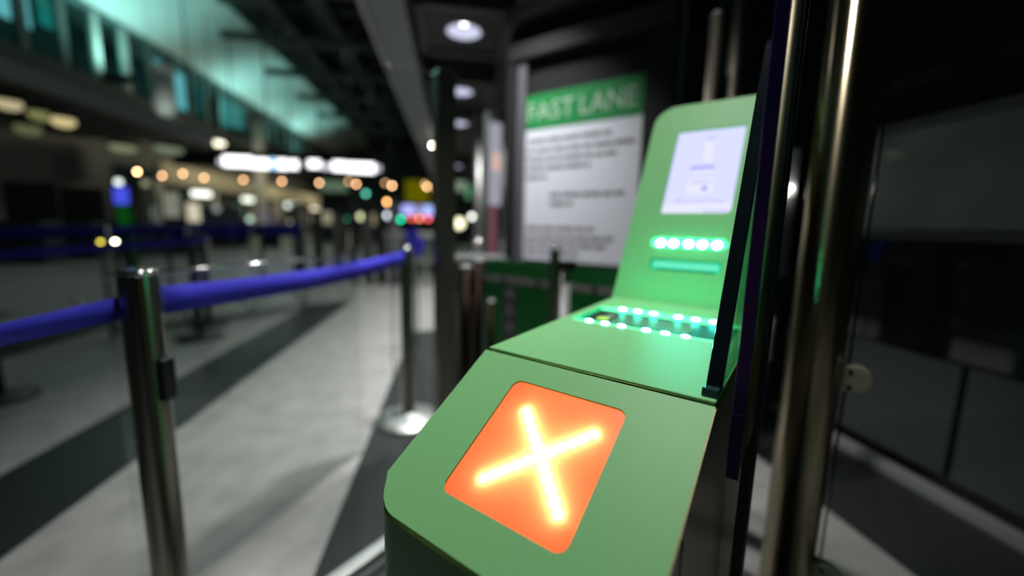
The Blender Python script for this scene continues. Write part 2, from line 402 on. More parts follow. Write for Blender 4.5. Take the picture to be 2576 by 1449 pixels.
words('print_line', .128, .146, .404, .004, SM2, 'screenink', scr, 1)
words('print_line', .106, .166, .325, .0085, SM2, 'screenink', scr, 2)
words('print_line', .112, .164, .315, .004, SM2, 'screenpale', scr, 3)
words('print_line', .112, .158, .290, .0035, SM2, 'screenink', scr, 4)
plate('icon', rrect(.138, .150, .269, .282, .002, 2), [], .0001, SM2, 'screenink', scr)
plate('icon', rrect(.090, .096, .241, .249, .002, 2), [], .0001, SM2, 'screenink', scr)
text('print_line', 'Fast Lane Ticket', .086, .0085, SM2 @ Matrix.Translation((.101, .240, 0)), 'screenink', scr)
words('print_line', .148, .200, .219, .003, SM2, 'screenink', scr, 6)
lb = plate('light_bar', rrect(.0585, .2115, .1275, .1485, .0104, 6), [], .004, BM @ Matrix.Translation((0, 0, -.0015)), 'ledbar', K)
for x in (.079, .106, .137, .164, .192):
    p = BM @ Vector((x, .137, .0005)); c = copy_part(ledg, lb, p); c.rotation_euler = (math.radians(63), 0, 0); c.scale = (1.35, 1.6, 1)
sl = plate('ticket_slot', rrect(.0655, .2075, .0735, .1015, .005, 4), [], .002, BM @ Matrix.Translation((0, 0, -.011)), 'slot', K)  # LED light on slot and lip is put into their emission
plate('slot_lip', rrect(.071, .201, .083, .0965, .003, 3), [], .0045, BM @ Matrix.Translation((0, 0, -.004)), emit('mint_lip_glow', (.16, .92, .58), .95), sl)
plate('slot_mouth', rrect(.076, .196, .0765, .0805, .001, 2), [], .001, BM @ Matrix.Translation((0, 0, -.0095)), 'tray', sl)
# steel cheek on the right side
bm = bm_new()
cp = [(-.186, 0), (.62, 0), (.62, 1.28), (.59, 1.25), (.436, .925), (.0, .914), (-.186, .800)]
A = [bm.verts.new((W-.005, y, z)) for y, z in cp]; B = [bm.verts.new((W-.0004, y, z)) for y, z in cp]
bm.faces.new(A); bm.faces.new(B[::-1])
for i in range(len(cp)): bm.faces.new((A[i], A[(i+1)%len(cp)], B[(i+1)%len(cp)], B[i]))
obj('side_cheek', bm, 'steel_side', K)
plate('worn_edge', [(W-.0002, -.226), (W+.0009, -.226), (W+.0009, -.006), (W-.0002, -.006)], [], .003, FM @ Matrix.Translation((0, 0, -.0006)), mat('worn_brass_edge', (.30, .25, .13), .5, .5), K)
box('cheek_seam', W-.001, W+.0006, -.10, -.097, .0, .84, 'steelwarm', K)

# ------------------------------------------------------------------ side glass with a dark edge on the reader
G = thing('side_shield', 'leaning clear glass shield with a black polished edge beside the green reader', 'glass shield', kw(.283, .02, 0), TH)
T0, T1 = .2755, .2905
pane_pts = [(.032, .930), (.206, 1.318), (.213, 1.327), (.222, 1.329), (.560, 1.329), (.560, 1.19), (.432, .946), (.432, .944)]
def prism_u(name, pts, u0, u1, m, parent, bevel=0, off=(.283, .02)):
    bm = bm_new()
    A = [bm.verts.new((u0-off[0], y-off[1], z)) for y, z in pts]; B = [bm.verts.new((u1-off[0], y-off[1], z)) for y, z in pts]
    bm.faces.new(A[::-1]); bm.faces.new(B); n = len(pts)
    for i in range(n): bm.faces.new((A[i], A[(i+1)%n], B[(i+1)%n], B[i]))
    return obj(name, bm, m, parent, bevel)
prism_u('pane', pane_pts, T0+.0015, T1-.0015, 'glasspane', G)
prism_u('front_edge', [(.020, .930), (.030, .930), (.205, 1.318), (.214, 1.329), (.214, 1.3325), (.208, 1.331), (.199, 1.323)], T0, T1, 'blackgloss', G, .0022)
prism_u('top_edge', [(.2145, 1.329), (.560, 1.329), (.560, 1.3325), (.2145, 1.3325)], T0+.001, T1-.001, 'blackgloss', G)
prism_u('edge_foot', [(.010, .9262), (.040, .9262), (.040, .930), (.034, .934), (.012, .934)], T0-.0015, T1-.001, mat('clear_silicone', (.02, .05, .05), .15), G, .001)

# ------------------------------------------------------------------ gate leaf beside it
L_ = thing('gate_leaf', 'narrow glass gate leaf with dark blue edge between reader and steel post', 'glass gate', kw(.31, .1, 0), TH)
box('hinge_post', -.008, .008, .078, .094, 0, 1.95, 'steelteal', L_, .003)
box('glass_pane', -.0042, .0042, -.096, .075, .853, 1.92, 'glasspane', L_)
box('blue_edge', -.0056, .0056, -.1, -.096, .853, 1.92, 'bluedge', L_, .0006)

# ------------------------------------------------------------------ big steel post with glass clamps
PP = at(2062, 790, .86); PP.z = 0
post_x, post_y = PP.x, PP.y
PT = thing('gate_post', 'thick round brushed steel post with glass clamps, nearest on the right', 'post', PP)
tube('tube', (0, 0, 0), (0, 0, 2.1), .050, 'steel', PT, 48)
bm = bm_new(); add_lathe(bm, [(.075, 0), (.075, .008), (.052, .012)], 40); obj('floor_flange', bm, 'steel_dull', PT)
gd = UV.copy(); ga = math.atan2(gd.y, gd.x)
for z in (.802, .350):
    bm = bm_new()
    pts = rrect(.040, .098, -.028, .028, (.004, .027, .027, .004), 7)
    A = [bm.verts.new((x, -.014, y)) for x, y in pts]; B = [bm.verts.new((x, .014, y)) for x, y in pts]
    bm.faces.new(A); bm.faces.new(B[::-1])
    for i in range(len(pts)): bm.faces.new((A[i], A[(i+1)%len(pts)], B[(i+1)%len(pts)], B[i]))
    c = obj('glass_clamp', bm, mat('zinc_clamp', (.50, .52, .38), .4, .6), PT, .0025, loc=(0, 0, z), rz=ga)
    for dz in (-.016, .016):
        s_ = tube('screw', (.062, -.0155, dz), (.062, -.013, dz), .0046, 'black', c, 14)
GP = thing('side_glass', 'clear glass panel held by clamps to the right of the steel post', 'glass panel', PP + gd*.56, ga)
box('pane', -.50, .45, -.005, .005, .12, 2.0, 'glass', GP)
box('edge', -.504, -.50, -.0052, .0052, .12, 2.0, mat('dark_glass_edge', (.006, .02, .02), .2), GP)

# ------------------------------------------------------------------ posts behind the reader
pb = atz(1806, 32, 1.75)
B1 = thing('slim_post', 'slim steel post rising just behind the top of the green reader', 'post', (pb.x, pb.y, 0))
tube('tube', (0, 0, 0), (0, 0, 1.74), .019, 'steelwarm', B1, 28); 
bm = bm_new(); add_lathe(bm, [(.019, 1.74), (.018, 1.748), (.012, 1.753), (.002, 1.754)], 28); obj('cap', bm, 'steel_dull', B1)
p2 = at(1852, 100, 1.36)
B2 = thing('wide_post', 'wider steel post with a glass edge behind the reader, right of the slim post', 'post', (p2.x, p2.y, 0))
tube('tube', (0, 0, 0), (0, 0, 2.3), .030, 'steelwarm', B2, 32)
box('glass_strip', -.060, -.032, -.006, .006, .2, 2.3, mat('teal_glass_edge', (.004, .03, .03), .2), B2)

# ------------------------------------------------------------------ tall dark post with glass on the left of the reader
pa = at(1118, 600, 1.9)
A1 = thing('tall_post', 'tall dark square post in front of the distant hall, left of the poster', 'post', (pa.x, pa.y, 0), math.radians(20))
box('post_body', -.042, .042, -.042, .042, 0, 1.745, mat('dark_bronze_post', (.13, .115, .10), .42, .6), A1, .006)
box('post_cap', -.043, .043, -.043, .043, 1.745, 1.757, 'chrome', A1, .003)
a0, a1 = Vector((-.275, 1.90, 0)), Vector((pa.x-.05, pa.y-.02, 0))
ga2 = math.atan2(a1.y-a0.y, a1.x-a0.x); L2 = (a1-a0).length
GL = thing('tall_glass', 'tall clear glass screen fixed to the left of the tall dark post', 'glass panel', (a0+a1)/2, ga2)
box('pane', -L2/2, L2/2, -.005, .005, .1, 1.75, 'glass', GL)
box('edge', -L2/2-.004, -L2/2, -.006, .006, .1, 1.75, mat('dim_glass_edge', (.03, .06, .055), .2), GL)
bm = bm_new(); bmesh.ops.create_icosphere(bm, subdivisions=2, radius=.010); obj('corner_button', bm, 'chrome', GL, loc=(-L2/2, -.004, 1.75))

# ------------------------------------------------------------------ poster and its frame
PW = 1.8
FR = thing('display_wall', 'black and steel display wall carrying the fast lane poster', 'display wall', kw(-.8, PW+.03, 0), TH)
box('board', -.54, .36, 0, .03, .2, 2.12, 'blackmat', FR)
box('mullion', -.54, -.47, -.05, .03, 0, 2.2, 'blackmat', FR, .004)
for k in range(3): box('mullion', -.467+.022*k, -.449+.022*k, -.035, .0, 0, 2.13, mat('lilac_grey_aluminium', (.34, .34, .38), .42, .8), FR, .004)
box('mullion', .352, .50, -.04, .03, 0, 2.7, 'blackmat', FR, .004)
box('header', -.54, .50, -.06, .03, 2.12, 2.22, 'soffit', FR, .01)
box('header', -.54, .50, -.10, .03, 2.33, 2.42, 'soffit', FR, .01)
box('header_infill', -.54, .5, -.0, .03, 2.22, 2.33, 'blackmat', FR)
PO = thing('poster', 'white FAST LANE poster with green header and blurred print lines', 'poster', kw(-.83, PW, 0), TH)
PX0, PX1, PZ0, PZ1 = -.365, .38, .892, 1.905
PM = frame((0, 0, 0), (1, 0, 0), (0, 0, 1))
box('sheet', PX0, PX1, 0, .012, PZ0, PZ1, 'paper', PO)
box('header_field', PX0, PX1, -.002, -.0005, 1.700, PZ1, 'pgreen', PO)
text('word', 'FAST', .325, .105, frame((-.352, -.0035, 1.75), (1, 0, 0), (0, 0, 1)), 'pwhite', PO)
text('word', 'LANE', .335, .105, frame((.013, -.0035, 1.75), (1, 0, 0), (0, 0, 1)), 'pwhite', PO)
Pm = frame((0, -.002, 0), (1, 0, 0), (0, 0, 1))
for i, (x0, x1, z) in enumerate(((-.345, .21, 1.62), (-.35, .345, 1.562), (-.35, .245, 1.508), (-.35, .09, 1.455), (-.35, -.2, 1.40), (-.175, .305, 1.288), (-.175, -.015, 1.235), (-.35, .145, 1.083), (-.35, .285, 1.03), (-.35, .245, .983), (-.35, .04, .932))):
    words('print_line', x0, x1, z, .022, Pm, 'ptext', PO, 20+i)

# ------------------------------------------------------------------ green acrylic barriers below the poster
def green_panel(u0, u1, label, strip):
    t = thing('green_barrier', label, 'barrier', kw((u0+u1)/2, 1.3, 0), TH, 'green barrier panels under the poster'); h = (u1-u0)/2
    plate('panel', rrect(-h, h, .12, .918, .03, 4), [], .010, frame((0, -.006, 0), (1, 0, 0), (0, 0, 1)), 'glassgreen', t)
    box('grey_stripe', -h, h, -.009, -.0065, .802, .835, 'grey', t)
    for x in (-.10, .12):
        box('stripe_clip', x-.008, x+.008, -.014, -.009, .797, .84, 'black', t)
    box('icon_strip', strip-.042, strip+.042, -.0085, -.0065, .30, .785, 'greydark', t)
    for k, z in enumerate((.745, .66, .565, .47)):
        plate('pictogram', rrect(strip-.018, strip+.018, z-.024, z+.024, .014, 4), [], .0006, frame((0, -.0092, 0), (1, 0, 0), (0, 0, 1)), 'grey', t)
    for x in (-h+.06, h-.06): box('foot', x-.02, x+.02, -.05, .05, 0, .125, 'steel_dull', t, .003)
green_panel(-1.087, -.64, 'green barrier panel with grey stripe and icons left of the short post', -.055)
green_panel(-.575, -.10, 'green barrier panel partly hidden behind the green reader', .12)

# ------------------------------------------------------------------ belt posts
def stanchion(loc, label, clip=True, r=.036, rz=0, h=.98, group='belt posts', base=True):
    t = thing('belt_post', label, 'belt post', loc, rz, group)
    bm = bm_new(); n = 72
    def rad(i):
        a = 2*PI*i/n; q = (a % (PI/2)) - PI/4
        return r - (.0045 if abs(q) < .10 else 0)
    lo = [bm.verts.new((math.cos(2*PI*i/n)*rad(i), math.sin(2*PI*i/n)*rad(i), .02)) for i in range(n)]
    hi = [bm.verts.new((math.cos(2*PI*i/n)*rad(i), math.sin(2*PI*i/n)*rad(i), h-.012)) for i in range(n)]
    for i in range(n): f = bm.faces.new((lo[i], lo[(i+1)%n], hi[(i+1)%n], hi[i]))
    bm.faces.new(hi)
    obj('pole', bm, 'steelpost', t)
    bm = bm_new(); add_lathe(bm, [(r*.99, h-.014), (r*1.0, h-.006), (r*.93, h-.001), (r*.75, h), (r*.1, h)], 40); obj('cap', bm, 'chrome', t)
    if base:
        bm = bm_new(); add_lathe(bm, [(.178, 0), (.18, .010), (.172, .020), (.11, .034), (.05, .044), (r+.004, .052)], 48); obj('base', bm, 'steel_dull', t)
    if clip:
        box('belt_clip', r-.004, r+.014, -.018, .018, .675, .775, 'black', t, .004)
    return t
s1 = atz(345, 677, .98); s2 = atz(1022, 620, .98)
stanchion((s1.x, s1.y, 0), 'steel belt post with black clip, nearest on the left', True, .0365, math.radians(-8), group=None)
stanchion((s2.x, s2.y, 0), 'steel belt post with pale domed base at the far end of the blue belt', False, .034, .4, group=None)
s3 = at(1397, 622, 1.60)
stanchion((s3.x, s3.y, 0), 'short dark steel post standing before the green panels', False, .020, .2, s3.z, group=None)
wp = at(1425, 670, 1.62)
o = thing('white_pole', 'short white pole beside the short dark post and green panels', 'pole', (wp.x, wp.y, 0)); tube('tube', (0, 0, 0), (0, 0, wp.z-.01), .017, 'white', o, 20)
tube('cap', (0, 0, wp.z-.01), (0, 0, wp.z+.004), .019, 'white', o, 20, .002)
bxk = box('belt_head', -.03, .03, -.024, .024, -.02, .02, 'black', o, .006); bxk.location = (-.0, -.02, wp.z+.005)

def ribbon(name, pts, h, m, label, twist=None, thick=.0012, group=None):
    bm = bm_new(); prev = None
    n = len(pts)
    for i, p in enumerate(pts):
        d = (pts[min(i+1, n-1)] - pts[max(i-1, 0)]).normalized(); up = Vector((0, 0, 1)); s_ = d.cross(up).normalized()
        a = twist(i/(n-1)) if twist else 0
        hv = (up*math.cos(a) + s_*math.sin(a))*h/2; tv = (s_*math.cos(a) - up*math.sin(a))*thick/2
        ring = [bm.verts.new(p+hv+tv), bm.verts.new(p-hv+tv), bm.verts.new(p-hv-tv), bm.verts.new(p+hv-tv)]
        if prev:
            for k in range(4): f = bm.faces.new((prev[k], prev[(k+1)%4], ring[(k+1)%4], ring[k])); f.smooth = k in (0, 2)
        else: bm.faces.new(ring[::-1])
        prev = ring
    bm.faces.new(prev)
    return tag(obj(name, bm, m), label, 'barrier belt', group)
e0 = Vector((s1.x+.028, s1.y+.028, .905)); e1 = Vector((s2.x-.01, s2.y-.034, .922))
ribbon('barrier_belt', [e0.lerp(e1, t/24) + Vector((0, 0, -.018*math.sin(PI*t/24))) for t in range(25)], .066, 'belt', 'bright blue belt stretched between the two nearest steel posts', lambda t: .10*math.sin(t*9))
e2 = Vector((s1.x-.036, s1.y-.012, .893)); e3 = Vector((-.93, .60, .852))
ribbon('barrier_belt', [e2.lerp(e3, t/24) for t in range(25)], .052, 'belt', 'bright blue belt running off the left edge from the nearest post', lambda t: -.1 - 1.1*t)
stanchion((-.965, .575, 0), 'steel belt post just beyond the left edge of the picture', False, .0365, 0, group=None)

# low glass barrier whose bright top edge runs behind the belt
g0, g1 = Vector((-.84, 1.12, 0)), Vector((-.43, 1.95, 0)); d_ = g1-g0
GB = thing('low_glass', 'low clear glass barrier with bright top edge behind the blue belt', 'glass barrier', (g0+g1)/2, math.atan2(d_.y, d_.x)); hl = d_.length/2
box('pane', -hl, hl, -.004, .004, .012, .948, 'glass', GB)
tube('top_rail', (-hl, 0, .951), (hl, 0, .951), .0045, 'chrome', GB, 10)
box('bottom_channel', -hl, hl, -.007, .007, 0, .008, 'counter', GB)

# floor rail by the reader
FRl = thing('floor_rail', 'pale metal floor rail on the dark band left of the green reader', 'rail', kw(-.716, .55, 0), TH+PI/2)
box('rail_bar', -.75, .75, -.022, .022, 0, .03, 'steel_dull', FRl, .004)
box('rail_slot', -.75, .75, -.06, -.028, 0, .012, 'greydark', FRl, .002)

# steel tubes next to the tall dark post, brown reflection put into their colour
for i, (px, r, top_) in enumerate(((1172, .030, .90), (1203, .022, .93), (1236, .016, .74))):
    q = at(px, 800, 1.95); o = thing('bronze_post', ['thick bronze tube post close to the tall dark post', 'thinner bronze tube post with a pale gleam, middle of three', 'short slim bronze post beside the green panel edge'][i], 'post', (q.x, q.y, 0), 0, 'bronze posts left of the green panels')
    tube('tube', (0, 0, 0), (0, 0, top_), r, 'brown', o, 20); tube('cap', (0, 0, top_), (0, 0, top_+.012), r*1.05, 'steel_dull', o, 20, .003)

# counter seen left of the poster
q = at(1212, 648, 2.9)
CT = thing('counter', 'pale narrow counter top seen between the tall dark post and the poster', 'counter', (q.x, q.y, 0), math.radians(2))
box('top', -.20, .16, -.2, .16, q.z-.02, q.z+.015, 'wallgrey', CT, .006); box('body', -.18, .14, -.15, .14, 0, q.z-.02, 'desk', CT)
# ------------------------------------------------------------------ hall ceiling, mezzanine
FX = -16.0
SILL, WTOP = 7.27, 10.23
mz = struct(box('wall_left', FX-.4, FX, 2, 64, 0, SILL-.55, 'greydark'), 'dark lower wall of the hall under the upper windows')
box('upper_fascia', FX-.3, FX+.25, 2, 64, SILL-2.0, SILL-.55, 'blackmat', mz)
box('sill_beam', FX-.3, FX+.30, 2, 64, SILL-.55, SILL, 'greydark', mz)
struct(box('wall_upper_room', FX-3.2, FX-3, 2, 64, SILL-.2, WTOP+.3, 'greydark'), 'back wall of the upstairs rooms')
wi = thing('window_band', 'band of upstairs windows high on the left wall of the hall', 'windows', (FX, 0, 0))
win_y = [15.62 + 1.68*i for i in range(24)]
for i, y in enumerate(win_y):
    box('mullion', -.12, .10, y-.16, y+.16, SILL, WTOP, 'steelbeam' if i not in (4, 5) else 'cream', wi)  # light on two mullions put in as the cream material
for i, (a, b) in enumerate(zip(win_y, win_y[1:])): box('pane', -.03, -.01, a+.16, b-.16, SILL, WTOP, 'glasswin', wi)
wi['kind'] = 'structure'
struct(box('ceiling_upper_room', FX-3.2, FX, 2, 64, WTOP+.02, WTOP+.12, 'greydark'), 'ceiling of the upstairs rooms')
struct(box('floor_upper_room', FX-3.2, FX-.3, 2, 64, SILL-.55, SILL-.4, 'greydark'), 'floor of the upstairs rooms')
struct(box('trim_1', FX-.3, FX+.25, 2, 64, WTOP, WTOP+.14, 'steelbeam'), 'dark beam above the upstairs windows')
room = emit('room_light', (.08, .62, .62), .55); room2 = emit('room_light_pale', (.30, .75, .80), .8)  # brightness in the upstairs windows put in as glowing sheets
for i, (y0, y1, z0, m_) in enumerate(((17.35, 18.8, 8.5, room), (19.15, 20.5, 8.6, room2), (20.85, 22.0, 9.0, mat('dim_room_panel', (.05, .3, .28), .6)), (27.6, 28.8, 8.0, room2), (29.3, 30.5, 8.0, room2), (31.2, 32.4, 8.1, mat('dim_room_panel_b', (.05, .25, .28), .6)), (34.5, 38, 8.2, room))):
    o = thing('room_blind', ['teal lit blind behind the leftmost upstairs window', 'bright teal lit blind behind the second upstairs window', 'dim teal blind behind the third upstairs window', 'pale lit blind just right of the grey column', 'second pale lit blind right of the grey column', 'dim blue blind behind a distant upstairs window', 'far teal lit blind near the end of the upstairs windows'][i], 'blind', (FX-.9, (y0+y1)/2, SILL), 0, 'lit blinds upstairs')
    box('sheet', -.03, 0, y0-(y0+y1)/2, y1-(y0+y1)/2, z0-SILL, WTOP-SILL-.1, m_, o); box('head_rail', -.06, .03, y0-(y0+y1)/2, y1-(y0+y1)/2, WTOP-SILL-.1, WTOP-SILL+.02, 'steelbeam', o)
# vault
bm = bm_new(); rows = []
NX, NY = 10, 60
for j in range(NY+1):
    y = 4 + j
    rows.append([bm.verts.new((FX+.2 + (4.8)*i/NX, y, WTOP+.14 + 1.45*math.sin(.5*PI*i/NX) + .25*math.sin(2*PI*(y-19.6)/10.9)*math.sin(PI*i/NX))) for i in range(NX+1)])
for a, b in zip(rows, rows[1:]):
    for i in range(NX): f = bm.faces.new((a[i], a[i+1], b[i+1], b[i])); f.smooth = True
va = obj('ceiling_vault', bm, 'ceil'); va['kind'] = 'structure'; va['label'] = 'pale vaulted ceiling lit teal from below'
UPL = [(22.3, 700), (33, 560), (39, 280), (45, 520), (15.5, 140)]
for i, (y, p) in enumerate(UPL):
    o = thing('uplight', 'ceiling uplight on the ledge below the upstairs windows, ' + ['first in view', 'second in view', 'third in view', 'fourth in view', 'beyond the left edge'][i], 'uplight', (FX+1.2, y, SILL+.25), 0, 'uplights under the vault')
    box('housing', -.95, .14, -.16, .16, -.25, .10, 'black', o, .01)
    box('lens', -.08, .08, -.12, .12, .10, .112, emit('uplight_lens', (.3, 1, .85), 3), o)
    l = bpy.data.lights.new('uplight_beam', 'SPOT'); l.energy = p; l.color = (.32, .80, .72); l.spot_size = math.radians(150); l.spot_blend = .6; l.shadow_soft_size = .8
    lo = bpy.data.objects.new('uplight_beam', l); COL.objects.link(lo); lo.parent = o; lo.location = (.0, 0, .2); lo.rotation_euler = (math.radians(180), math.radians(-12), 0)
dk = struct(box('ceiling_dark', -11.3, 6, 2, 64, 11.9, 12.1, 'blackmat'), 'black ceiling above the roof trusses')
for i, y in enumerate((13.5, 18.4, 23.3, 28.2, 33.1, 38, 43)):
    t = thing('roof_truss', 'dark steel roof truss across the hall, ' + ['nearest and highest', 'second', 'third, with lit lower chord', 'fourth', 'fifth', 'sixth', 'farthest'][i] + ' from the camera', 'truss', (-11.2, y, 10.1), 0, 'roof trusses')
    box('lower_chord', 0, 14, -.17, .17, -.17, .17, 'steelbeam', t); box('upper_chord', 0, 14, -.17, .17, 1.4, 1.7, 'steelbeam', t)
    for k in range(8):
        x = .3 + k*1.75; sx = 1 if k % 2 else -1
        bm = bm_new(); add_tube(bm, (x, 0, .1 if sx > 0 else 1.5), (x+1.6, 0, 1.5 if sx > 0 else .1), .11, 8); obj('brace', bm, 'steelbeam', t)
for i, x in enumerate((-8.5, -6.2, -3.9)):
    o = thing('cable_tray', 'dark cable tray running along the roof trusses, ' + ['left', 'middle', 'right'][i] + ' of three', 'cable tray', (x, 30, 11.0), 0, 'cable trays under the roof')
    box('tray', -.35, .35, -22, 22, 0, .08, 'steelbeam', o)
    for s in (-1, 1): box('rim', s*.35-.03, s*.35+.03, -22, 22, .08, .3, 'steelbeam', o)
struct(box('wall_far', -22, 6, 60, 60.3, 0, 12, 'greydark'), 'dim far end wall of the hall')
# grey column in front of the windows
q = at(419, 330, 17); CO = thing('hall_column', 'pale round column rising in front of the upstairs windows', 'column', (q.x, q.y, 4.75))
zt = at(400, 190, 17).z - 4.75
l = bpy.data.lights.new('column_beam', 'SPOT'); l.energy = 45; l.color = (.85, 1., .95); l.spot_size = math.radians(70); l.spot_blend = .8; l.shadow_soft_size = .1  # spot added to brighten the pale column
cu = thing('column_uplight', 'small uplight at the foot of the pale column on the gallery', 'uplight', (q.x+.75, q.y-1.1, 4.75)); box('housing', -.1, .1, -.1, .1, 0, .1, 'black', cu, .01); box('lens', -.07, .07, -.07, .07, .1, .108, emit('column_lens', (.8, 1, .9), 2), cu)
lo = bpy.data.objects.new('column_beam', l); COL.objects.link(lo); lo.parent = cu; lo.location = (0, 0, .15); lo.rotation_euler = (Vector((-.75, 1.1, 1.6)).to_track_quat('-Z', 'Y')).to_euler()
tube('shaft', (0, 0, 0), (0, 0, zt), .40, 'cream', CO, 32); tube('capital', (0, 0, zt), (0, 0, zt+.22), .46, 'cream', CO, 32, .04)
q = at(648, 345, 27); CO = thing('hall_column', 'distant pale column near the far end of the upstairs windows', 'column', (q.x, q.y, 0)); zt2 = at(645, 305, 27).z
tube('shaft', (0, 0, 0), (0, 0, zt2), .34, 'cream', CO, 24); tube('capital', (0, 0, zt2), (0, 0, zt2+.5), .4, 'steelbeam', CO, 24)

# ------------------------------------------------------------------ glowing things far down the hall (all at measured places)
def lamp_ball(px, py, d, r, color, strength, name, label, cat, group=None, body=True, drop=.25):
    q = at(px, py, d); t = thing(name, label, cat, q, 0, group)
    bm = bm_new(); bmesh.ops.create_icosphere(bm, subdivisions=2, radius=r); obj('bulb', bm, emit(name+'_glow', color, strength), t)
    if not body:
        tube('mast', (0, 0, -q.z), (0, 0, -r*.9), r*.18, 'blackmat', t, 8)
    if body:
        drop = (10.0 if d > 10 else 2.72) - q.z - r*1.6
        bm = bm_new(); add_lathe(bm, [(r*1.25, r*.75), (r*1.15, r*1.1), (r*.3, r*1.6)], 16); obj('shade', bm, 'black', t)
        tube('cord', (0, 0, r*1.6), (0, 0, r*1.6+drop), r*.12, 'black', t, 6)
    return t
WARM = (1., .55, .27)
warm = [(345, 432, 2.4, 'brightest, at the left end of the row'), (408, 442, 1, 'second from the left end of the row'), (460, 437, 1, 'third from the left, slightly higher than its neighbours'),
        (513, 447, .9, 'fourth from the left end'), (612, 452, .85, 'below the left half of the white sign'), (709, 456, 1, 'under the middle gap of the white sign'), (803, 460, 1.05, 'below the right half of the white sign'),
        (877, 457, .45, 'dim, close beside a brighter lamp under the sign'), (896, 463, 1.1, 'bright one of the close pair under the sign'), (969, 460, .4, 'dim upper one of the pair right of the sign'), (986, 467, 1.6, 'bright one of the pair right of the sign'),
        (1068, 463, .4, 'dim upper one at the yellow board'), (1074, 470, 1.3, 'bright one at the yellow board')]
for px, py, s, tl in warm:
    lamp_ball(px, py, 16, .052, WARM, 12*s, 'pendant_lamp', 'warm orange pendant lamp ' + tl, 'lamp', 'warm pendant lamps')
lamp_ball(975, 508, 15, .075, (1., .50, .16), 15, 'pendant_lamp', 'bright amber lamp hanging below the pendant row', 'lamp')
lamp_ball(1089, 366, 7.6, .028, (1., .90, .72), 45, 'spot_lamp', 'single bright white lamp under the canopy beam near the tall dark post', 'lamp')
for px, py, d, c, s, tl in ((920, 487, 20, (.12, .62, .45), 4, 'upper of the three, under the pendant lamps'), (876, 550, 18, (.05, .62, .40), 4.5, 'lower left, above the distant gates'), (1008, 552, 14, (.01, .75, .40), 6, 'brightest, left of the red lamps')):
    lamp_ball(px, py, d, .1*d/20, c, s, 'signal_lamp', 'green signal lamp ' + tl, 'signal lamp', 'green signal lamps', False)
for px, py, c, s, tl in ((1035, 549, (.9, .10, .07), 4, 'left of three under the blue displays'), (1055, 549, (1., .25, .14), 5, 'middle of three under the blue displays'), (1077, 550, (.9, .10, .12), 5, 'right of three under the blue displays'), (1228, 555, (.9, .13, .09), 6, 'single, left of the poster')):
    lamp_ball(px, py, 13.5, .072, c, s, 'signal_lamp', 'red signal lamp ' + tl, 'signal lamp', 'red signal lamps', False)
for px, py, d, r, c, s, tl in ((976, 542, 15, .10, (.8, .85, .95), 4.5, 'white, left of the blue displays'), (908, 545, 16, .12, (.75, .8, .42), 2.6, 'yellowish, between the two green lamps'), (1187, 545, 12, .075, (.8, .82, .72), 5, 'small white, right of the tall dark post'),
        (1155, 562, 12, .16, (.85, .82, .52), 3.0, 'large cream, right of the tall dark post'), (629, 551, 16, .11, (.5, .7, .55), 1.6, 'pale green over the distant desks'), (545, 526, 16, .12, (.4, .45, .42), .8, 'faint grey over the distant desks'),
        (298, 458, 10, .075, (.55, .62, .58), 3.2, 'pale, above the blue screen'), (366, 461, 16, .13, (.35, .36, .22), .9, 'faint yellow under the leftmost pendants'), (790, 528, 20, .16, (.85, .75, .55), 2.0, 'cream, at the end of the shop row'), (735, 560, 18, .15, (.55, .5, .35), 1.1, 'dull cream above the dark belts')):
    lamp_ball(px, py, d, r, c, s, 'globe_lamp', 'round lamp far in the hall, ' + tl, 'lamp', 'round distant lamps', False)
for px, py, c, s, tl in ((290, 609, (1., .95, .62), 22, 'cream white'), (253, 609, (.42, .34, .04), 9, 'dull yellow')):  # small glowing balls on thin stems
    q = at(px, py, 3.6); t = thing('marker_light', tl + ' marker light low behind the blue belt on the left', 'marker light', (q.x, q.y, 0), 0, 'pair of marker lights')
    tube('stem', (0, 0, 0), (0, 0, q.z-.014), .012, 'black', t, 10)
    bm = bm_new(); bmesh.ops.create_icosphere(bm, subdivisions=2, radius=.016); obj('lens', bm, emit('marker_glow', c, s), t, loc=(0, 0, q.z))

# white lit sign over the desks
def lit_sign(x0, x1, label, segs):
    y = 22.7; t = thing('overhead_sign', label, 'sign', ((x0+x1)/2, y, 4.0), 0, 'white lit overhead signs'); h = (x1-x0)/2
    box('case', -h, h, 0, .3, -.28, .34, 'black', t)
    n = len(segs)
    for k, (f0, f1, z0, z1, m_) in enumerate(segs):
        box('lit_panel', -h+2*h*f0, -h+2*h*f1, -.03, 0, z0, z1, m_, t)
    for x in (-h*.7, h*.7): tube('hanger', (x, .2, .3), (x, .55, 5.95), .03, 'black', t, 8)
SW = emit('sign_white', (1., .98, 1.), 3.2); SD = emit('sign_lilac', (.85, .84, .95), 1.2); SB = emit('sign_blue', (.25, .62, 1.), 1.6)
lit_sign(-11.45, -7.65, 'left white lit overhead sign above the desks', ((0, .06, -.12, .12, SD), (.06, .4, -.2, .28, SW), (.4, .62, -.24, .2, SW), (.62, .70, -.24, .25, SB), (.71, .84, -.24, .22, SW), (.86, .97, -.2, .2, SW)))
lit_sign(-7.35, -3.75, 'right white lit overhead sign above the desks', ((.02, .18, -.1, .25, SW), (.2, .34, -.16, .1, SD), (.35, .52, -.2, .24, SW), (.53, .92, -.25, .22, SW), (.93, 1., -.15, .12, SD)))
o = thing('sign_beam', 'long black beam carrying the overhead signs', 'beam', (-10.3, 23.1, 4.15)); box('beam', -3.4, 6.6, 0, .35, -.3, .45, 'black', o); box('lower_flange', -3.4, 6.6, -.05, .4, -.36, -.3, 'black', o)
for x in (-2.5, 1, 5): tube('hanger', (x, .15, .4), (x, .15, 7.7), .04, 'black', o, 8)

